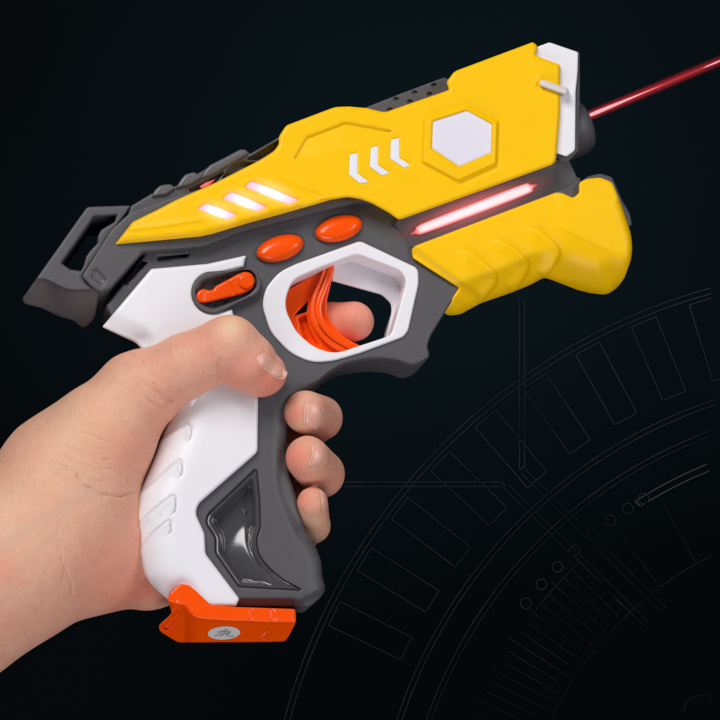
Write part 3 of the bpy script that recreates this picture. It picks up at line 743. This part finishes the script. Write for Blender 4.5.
nt.links.new(dt.outputs["Value"], fd.inputs[0])
m2 = nt.nodes.new("ShaderNodeMath"); m2.operation = 'MULTIPLY'; nt.links.new(pw.outputs[0], m2.inputs[0]); nt.links.new(fd.outputs[0], m2.inputs[1])
nt.links.new(m2.outputs[0], ml.inputs[0])
em = nt.nodes.new("ShaderNodeEmission"); em.inputs[0].default_value = (1.0, 0.035, 0.055, 1); nt.links.new(ml.outputs[0], em.inputs[1])
nt.links.new(em.outputs[0], nt.nodes["Material Output"].inputs["Volume"])
lathe("beam_glow", B0, B1, [(0, 4), (0.02, 6.8), (0.1, 6.8), (1, 6.8)], m, beam, 20, B0, 60)

# ================================================================== HAND
def hand():
    k0 = []   # (a, ra, b, rb, k)
    def g(p): return G(p[0], p[1], p[2])
    def cap(a, ra, b, rb, k=10): k0.append((g(a), ra, g(b), rb, k))
    # fore arm and wrist
    cap((-150, 668, -22), 92, (20, 556, -20), 78, 1)
    cap((20, 552, -20), 77, (70, 520, -20), 70, 30)
    # palm: heel, back of the hand, thenar
    cap((66, 522, -20), 71, (92, 548, -30), 60, 24)
    cap((90, 552, -46), 58, (145, 562, -66), 48, 20)
    cap((74, 502, -34), 62, (140, 452, -72), 46, 24)
    cap((58, 488, -4), 64, (103, 434, 8), 50, 24)
    cap((104, 435, 8), 48, (138, 395, 18), 37, 16)
    cap((60, 470, -28), 58, (142, 388, -20), 33, 16)
    # knuckle bridge behind the grip
    cap((150, 450, -78), 40, (235, 350, -90), 32, 20)
    cap((150, 560, -78), 38, (235, 470, -95), 28, 20)
    # thumb
    cap((137, 392, 20), 40, (184, 366.5, 44), 30.5, 14)
    cap((184, 366.5, 44), 30.5, (229, 347, 60), 30.5, 8)
    cap((229, 347.5, 60), 30, (247, 361, 57), 27, 6)
    cap((247, 361, 57), 26.5, (266, 373.5, 53), 20.5, 6)
    cap((250, 366, 57), 27, (259, 375, 53), 22, 5)
    # web between thumb and index
    cap((150, 380, -10), 32, (200, 345, -60), 28, 20)
    # index: runs behind the frame to the trigger
    cap((215, 345, -80), 29, (285, 330, -58), 25, 8)
    cap((285, 330, -58), 24, (330, 325, -25), 22.5, 5)
    cap((330, 325, -25), 22.5, (354, 321.5, -8), 20.5, 4)
    # middle
    cap((225, 400, -88), 28, (310, 422, -66), 25, 8)
    cap((310, 422, -66), 24, (320, 418, -2), 22, 4)
    cap((320, 418, -2), 22.5, (305.5, 412, 30), 21.5, 3)
    # ring
    cap((220, 450, -90), 27, (312, 478, -66), 25, 8)
    cap((312, 478, -66), 24, (321, 474, -4), 23, 4)
    cap((321, 474, -4), 23.5, (307.5, 458, 30), 22, 3)
    # little
    cap((215, 500, -90), 24, (302, 530, -62), 20, 8)
    cap((302, 530, -62), 19, (313, 526, -6), 17, 4)
    cap((313, 526, -6), 17, (312.5, 502.5, 24), 15.5, 3)
    fingers_from = 15
    def field(P):
        F = None
        for i, (a, ra, b, rb, k) in enumerate(k0):
            ab = (b-a).astype(np.float32); L = float(ab@ab)+1e-6; pa = P-a.astype(np.float32)
            t = np.clip((pa@ab)/L, 0, 1); t2 = t*t*(3-2*t)*0.4+t*0.6
            d = np.sqrt(((pa-t[..., None]*ab)**2).sum(-1))-(ra+(rb-ra)*t2)
            if F is None: F = d
            else:
                h = np.maximum(k-np.abs(F-d), 0)/k
                F = np.minimum(F, d)-h*h*k*0.25
        return F
    st = 2.6
    lo = np.array([-560.0, -330, -150]); hi = np.array([24.0, 80, 112])
    nx, ny, nz = [int((hi[i]-lo[i])/st)+1 for i in range(3)]
    xs = lo[0]+st*np.arange(nx); ys = lo[1]+st*np.arange(ny); zs = lo[2]+st*np.arange(nz)
    F = np.empty((nx, ny, nz), np.float32)
    for i in range(0, nx, 24):
        PX, PY, PZ = np.meshgrid(xs[i:i+24], ys, zs, indexing='ij')
        F[i:i+24] = field(np.stack([PX, PY, PZ], -1).astype(np.float32))
    # surface nets
    ins = F < 0
    c = np.zeros((nx-1, ny-1, nz-1), np.int8)
    for dx in (0, 1):
        for dy in (0, 1):
            for dz in (0, 1): c += ins[dx:nx-1+dx, dy:ny-1+dy, dz:nz-1+dz]
    act = (c > 0) & (c < 8)
    ids = np.full(act.shape, -1, np.int64); I = np.argwhere(act); ids[act] = np.arange(len(I))
    acc = np.zeros((len(I), 3)); cnt = np.zeros(len(I))
    corners = [(a, b_, c_) for a in (0, 1) for b_ in (0, 1) for c_ in (0, 1)]
    for p in corners:
        for ax in range(3):
            if p[ax] == 0:
                q = list(p); q[ax] = 1
                f0 = F[I[:, 0]+p[0], I[:, 1]+p[1], I[:, 2]+p[2]]; f1 = F[I[:, 0]+q[0], I[:, 1]+q[1], I[:, 2]+q[2]]
                m_ = (f0 < 0) != (f1 < 0); t = np.where(m_, f0/(f0-f1+1e-12), 0)
                pt = np.repeat(np.array([p], float), len(I), 0); pt[:, ax] += t
                acc[m_] += pt[m_]; cnt[m_] += 1
    V = lo+(I+acc/cnt[:, None])*st
    quads = []
    for ax in range(3):
        o1, o2 = [(1, 2), (2, 0), (0, 1)][ax]
        sl0 = [slice(None)]*3; sl1 = [slice(None)]*3; sl0[ax] = slice(0, -1); sl1[ax] = slice(1, None)
        E = np.argwhere(ins[tuple(sl0)] != ins[tuple(sl1)])
        E = E[(E[:, o1] > 0) & (E[:, o2] > 0)]
        lim = [nx-1, ny-1, nz-1]
        E = E[(E[:, o1] < lim[o1]) & (E[:, o2] < lim[o2])]
        fl = ins[E[:, 0], E[:, 1], E[:, 2]]
        def idx(d1, d2):
            q = E.copy(); q[:, o1] -= d1; q[:, o2] -= d2
            return ids[q[:, 0], q[:, 1], q[:, 2]]
        Q = np.stack([idx(1, 1), idx(0, 1), idx(0, 0), idx(1, 0)], 1)
        Q[~fl] = Q[~fl][:, ::-1]
        quads.append(Q)
    Q = np.concatenate(quads); Q = Q[(Q >= 0).all(1)]
    base = g((0, 565, -20))
    me = bpy.data.meshes.new("hand"); me.from_pydata(((V-base)*S).tolist(), [], Q.tolist()); me.update()
    bm = bmesh.new(); bm.from_mesh(me)
    for _ in range(3): bmesh.ops.smooth_vert(bm, verts=bm.verts, factor=0.5, use_axis_x=True, use_axis_y=True, use_axis_z=True)
    bmesh.ops.subdivide_edges(bm, edges=bm.edges, cuts=1, use_grid_fill=True, smooth=0.0)
    for _ in range(2): bmesh.ops.smooth_vert(bm, verts=bm.verts, factor=0.5, use_axis_x=True, use_axis_y=True, use_axis_z=True)
    bmesh.ops.recalc_face_normals(bm, faces=bm.faces)
    bm.to_mesh(me); bm.free(); me.update()
    n = len(me.vertices); co = np.empty(n*3); me.vertices.foreach_get("co", co); P = co.reshape(-1, 3)/S+base
    no = np.empty(n*3); me.vertices.foreach_get("normal", no); Nn = no.reshape(-1, 3)
    # where each vertex sits in the photograph, for the measured creases
    Wd = P[:, :1]*Uv+P[:, 1:2]*Vv+P[:, 2:]*Wv
    px = 360+Wd[:, 0]*DIST/(DIST-Wd[:, 2]); py = 360-Wd[:, 1]*DIST/(DIST-Wd[:, 2])
    front = np.clip(Nn[:, 2]*2+0.3, 0, 1)*(P[:, 2] > -60)
    cr = [([(137, 493), (122, 497), (104, 493), (90, 487), (78, 477)], 1.8, 2.2), ([(172, 402), (163, 399), (157, 391), (155, 383)], 2.2, 2.4), ([(172, 403), (160, 406), (146, 398), (136, 385)], 1.2, 1.8), ([(170, 400), (160, 392), (146, 385)], 0.8, 1.5),
          ([(213, 353), (210, 362), (211, 370)], 1.2, 1.6), ([(219, 358), (217, 367), (219, 378)], 1.5, 1.7), ([(206, 366), (204, 374)], 0.8, 1.4), ([(199, 368), (197, 378)], 0.6, 1.4), ([(186, 378), (183, 388)], 0.6, 1.5),
          ([(54, 462), (75, 472), (104, 481)], 1.1, 1.5), ([(60, 455), (84, 465), (110, 469)], 1.0, 1.5), ([(66, 446), (90, 456), (108, 459)], 1.1, 1.5), ([(74, 440), (92, 446), (108, 450)], 0.7, 1.4), ([(48, 470), (70, 480), (92, 487)], 0.7, 1.5), ([(82, 432), (98, 437), (110, 443)], 1.0, 1.4),
          ([(60, 560), (66, 572), (72, 584), (73, 596)], 1.1, 1.8), ([(64, 568), (64, 580)], 0.5, 1.4), ([(92, 600), (99, 592)], 0.4, 1.6), ([(60, 520), (58, 540), (62, 556)], 0.5, 2.0),
          ([(165, 385), (150, 372), (140, 362)], 0.5, 1.6), ([(130, 395), (120, 385)], 0.4, 1.5)]
    H = np.zeros(n)
    fm = front > 0.05
    for line, dp, wd in cr:
        dl = dpl(px[fm]+1.0*np.sin(py[fm]*0.13+1), py[fm]+1.3*np.sin(px[fm]*0.11)+0.35*np.sin(px[fm]*0.31+py[fm]*0.2), spline(line, 4, False)); H[fm] -= dp*0.95*np.exp(-(dl/(wd*0.72))**2)*front[fm]*(0.9+0.2*np.sin(px[fm]*0.31+py[fm]*0.23))
        H[fm] += dp*0.10*np.exp(-((dl-wd*2)/wd)**2)*front[fm]
    # tendons and soft undulation
    H += 0.6*np.sin(px*0.045+py*0.03)*np.sin(py*0.05-px*0.02)*(px < 170)
    P2 = P+Nn*H[:, None]
    me.vertices.foreach_set("co", ((P2-base)*S).ravel()); me.update()
    # flush of the skin: finger tips, knuckle, heel of the palm
    red = np.zeros(n)
    for (a, b_, r, s_) in ((270, 382, 22, .95), (242, 376, 24, .6), (205, 340, 16, .35), (160, 425, 24, .4), (291, 414, 15, .75), (295, 458, 18, .85), (305, 500, 13, .6), (336, 432, 16, .45), (337, 486, 18, .45), (322, 535, 14, .3), (350, 325, 40, .75), (110, 570, 45, .35), (5, 570, 18, .4), (130, 450, 30, .35), (120, 600, 40, .35), (314, 490, 30, .3), (226, 372, 14, .35)):
        red = np.maximum(red, s_*np.exp(-((px-a)**2+(py-b_)**2)/r**2))
    pale = np.zeros(n)
    for (a, b_, r, s_) in ((231, 326, 13, .9), (300, 430, 10, .4), (284, 410, 6, .5), (80, 420, 60, .35), (60, 500, 50, .35), (20, 520, 60, .3), (312, 530, 18, .5)):
        pale = np.maximum(pale, s_*np.exp(-((px-a)**2+(py-b_)**2)/r**2))
    vein = np.zeros(n)
    for line, wd, s_ in (([(0, 548), (30, 528), (62, 508), (90, 488)], 6, .16), ([(0, 600), (25, 560), (60, 530)], 6, .08)):
        vein = np.maximum(vein, s_*np.exp(-(dpl(px, py, spline(line, 4, False))/wd)**2)*front)
    for nm, ar in (("red", red), ("pale", pale), ("vein", vein)):
        a = me.attributes.new(nm, 'FLOAT', 'POINT'); a.data.foreach_set("value", ar.astype(np.float32))
    me.polygons.foreach_set("use_smooth", [True]*len(me.polygons))
    # skin
    m = bpy.data.materials.new("skin"); m.use_nodes = True; nt = m.node_tree; b = nt.nodes["Principled BSDF"]
    tc = nt.nodes.new("ShaderNodeTexCoord")
    def noise(sc, det=5):
        n_ = nt.nodes.new("ShaderNodeTexNoise"); n_.inputs["Scale"].default_value = sc; n_.inputs["Detail"].default_value = det
        nt.links.new(tc.outputs["Object"], n_.inputs["Vector"]); return n_.outputs["Fac"]
    def mixc(fac, a, c):
        x = nt.nodes.new("ShaderNodeMix"); x.data_type = 'RGBA'
        if isinstance(a, tuple): x.inputs[6].default_value = (*a, 1)
        else: nt.links.new(a, x.inputs[6])
        x.inputs[7].default_value = (*c, 1); nt.links.new(fac, x.inputs[0]); return x.outputs[2]
    def attr(nm):
        a = nt.nodes.new("ShaderNodeAttribute"); a.attribute_name = nm; return a.outputs["Fac"]
    def rng(fac, a, b_, c_, d_):
        r = nt.nodes.new("ShaderNodeMapRange"); r.inputs[1].default_value = a; r.inputs[2].default_value = b_; r.inputs[3].default_value = c_; r.inputs[4].default_value = d_
        nt.links.new(fac, r.inputs[0]); return r.outputs[0]
    c = mixc(rng(noise(70), 0.35, 0.7, 0, 1), (0.73, 0.40, 0.285), (0.75, 0.36, 0.25))
    c = mixc(rng(noise(420), 0.48, 0.75, 0, 0.5), c, (0.66, 0.29, 0.18))
    c = mixc(rng(noise(160, 3), 0.52, 0.7, 0, 0.45), c, (0.74, 0.29, 0.20))
    c = mixc(attr("red"), c, (0.76, 0.23, 0.16))
    c = mixc(attr("pale"), c, (0.80, 0.54, 0.34))
    c = mixc(attr("vein"), c, (0.42, 0.33, 0.30))
    nt.links.new(c, b.inputs["Base Color"])
    b.inputs["Roughness"].default_value = 0.48; b.inputs["Specular IOR Level"].default_value = 0.32
    b.inputs["Subsurface Weight"].default_value = 0.22; b.inputs["Subsurface Radius"].default_value = (1, 0.36, 0.2); b.inputs["Subsurface Scale"].default_value = 0.002
    mpg = nt.nodes.new("ShaderNodeMapping"); mpg.inputs["Rotation"].default_value = (0, 0, math.radians(-38)); mpg.inputs["Scale"].default_value = (1100, 170, 400)
    nt.links.new(tc.outputs["Object"], mpg.inputs["Vector"])
    wr = nt.nodes.new("ShaderNodeTexNoise"); wr.inputs["Scale"].default_value = 1.0; wr.inputs["Detail"].default_value = 3; nt.links.new(mpg.outputs[0], wr.inputs["Vector"])
    bp3 = nt.nodes.new("ShaderNodeBump"); bp3.inputs["Strength"].default_value = 0.35; bp3.inputs["Distance"].default_value = 0.0004
    nt.links.new(wr.outputs["Fac"], bp3.inputs["Height"])
    vo = nt.nodes.new("ShaderNodeTexVoronoi"); vo.inputs["Scale"].default_value = 1700; vo.feature = 'DISTANCE_TO_EDGE'; nt.links.new(tc.outputs["Object"], vo.inputs["Vector"])
    bp = nt.nodes.new("ShaderNodeBump"); bp.inputs["Strength"].default_value = 0.6; bp.inputs["Distance"].default_value = 0.00025
    nt.links.new(vo.outputs["Distance"], bp.inputs["Height"]); nt.links.new(bp3.outputs["Normal"], bp.inputs["Normal"])
    bp2 = nt.nodes.new("ShaderNodeBump"); bp2.inputs["Strength"].default_value = 0.25; bp2.inputs["Distance"].default_value = 0.0005
    nt.links.new(noise(500, 4), bp2.inputs["Height"]); nt.links.new(bp.outputs["Normal"], bp2.inputs["Normal"])
    nt.links.new(bp2.outputs["Normal"], b.inputs["Normal"])
    me.materials.append(m)
    o = bpy.data.objects.new("hand", me); scn.collection.objects.link(o)
    o.matrix_world = Matrix.Translation(local_to_world(base)) @ ROT.to_4x4()
    o['label'] = "bare left hand gripping the toy pistol, thumb across the white grip"
    o['category'] = "hand"
    # nails
    Mn_ = mat("nail", (0.78, 0.40, 0.31), 0.25, 0.45, 0.05, 700, 0.05, 300, sss=0.25)
    Me_ = mat("nail_edge", (0.76, 0.49, 0.37), 0.4, 0.4)
    def cast(X, Y, lo=-1e9):
        wv = np.full(np.shape(X), 110.0)
        for _ in range(60):
            d = field(G(X, Y, wv).astype(np.float32)).astype(float); wv = np.maximum(wv-np.clip(d, -8, 8)*0.7, lo)
        return wv
    def nail(pts, edge, lift=1.2):
        global OFF
        keep = OFF; OFF = base
        ol = rounded(pts, 4)
        P_ = A(ol); wm = cast(A([P_[:, 0].mean()]), A([P_[:, 1].mean()]))[0]
        def hf(X, Y, D, H): return cast(X, Y, wm-9)+lift*(1-np.clip(1-D/2.5, 0, 1)**2)*1.0-0.3
        nl = relief("nail", ol, wm, wm-14, Mn_, o, 0, hf, step=1.5, edge=1.2, smooth=50)
        ee = spline(edge, 4, False)
        relief("nail_edge", stroke(ee, np.array([0.5]+[1.05]*(len(ee)-2)+[0.5])), wm, wm-12, Me_, nl, 0, lambda X, Y, D, H: cast(X, Y, wm-9)+lift+0.1, step=1.5, edge=1.2, smooth=50)
        OFF = keep
    nail([(256, 360), (259, 354), (265, 352), (286, 370.5), (286.3, 375.5), (281.5, 378.7), (272, 376), (262, 369)], [(286.8, 371.5), (285.8, 375.8), (281, 378.8), (273, 376.5)], 0.9)
    nail([(305.5, 403), (313, 402), (320, 406), (323, 413), (322, 421), (317, 429), (311, 429), (305, 425), (304.5, 414)], [(306, 402.5), (304.8, 413), (305, 426)], 1.15)
    nail([(311, 445), (318, 444), (324, 449), (325.5, 457), (320, 465), (312, 467), (308.5, 465), (312, 456)], [(311, 444.5), (312.5, 455), (308, 466)], 1.15)
    nail([(320, 489), (324, 492), (327, 501), (326, 512), (323.5, 513), (321.5, 503)], [(320, 489), (321.8, 502), (323, 513)], 0.8)
hand()
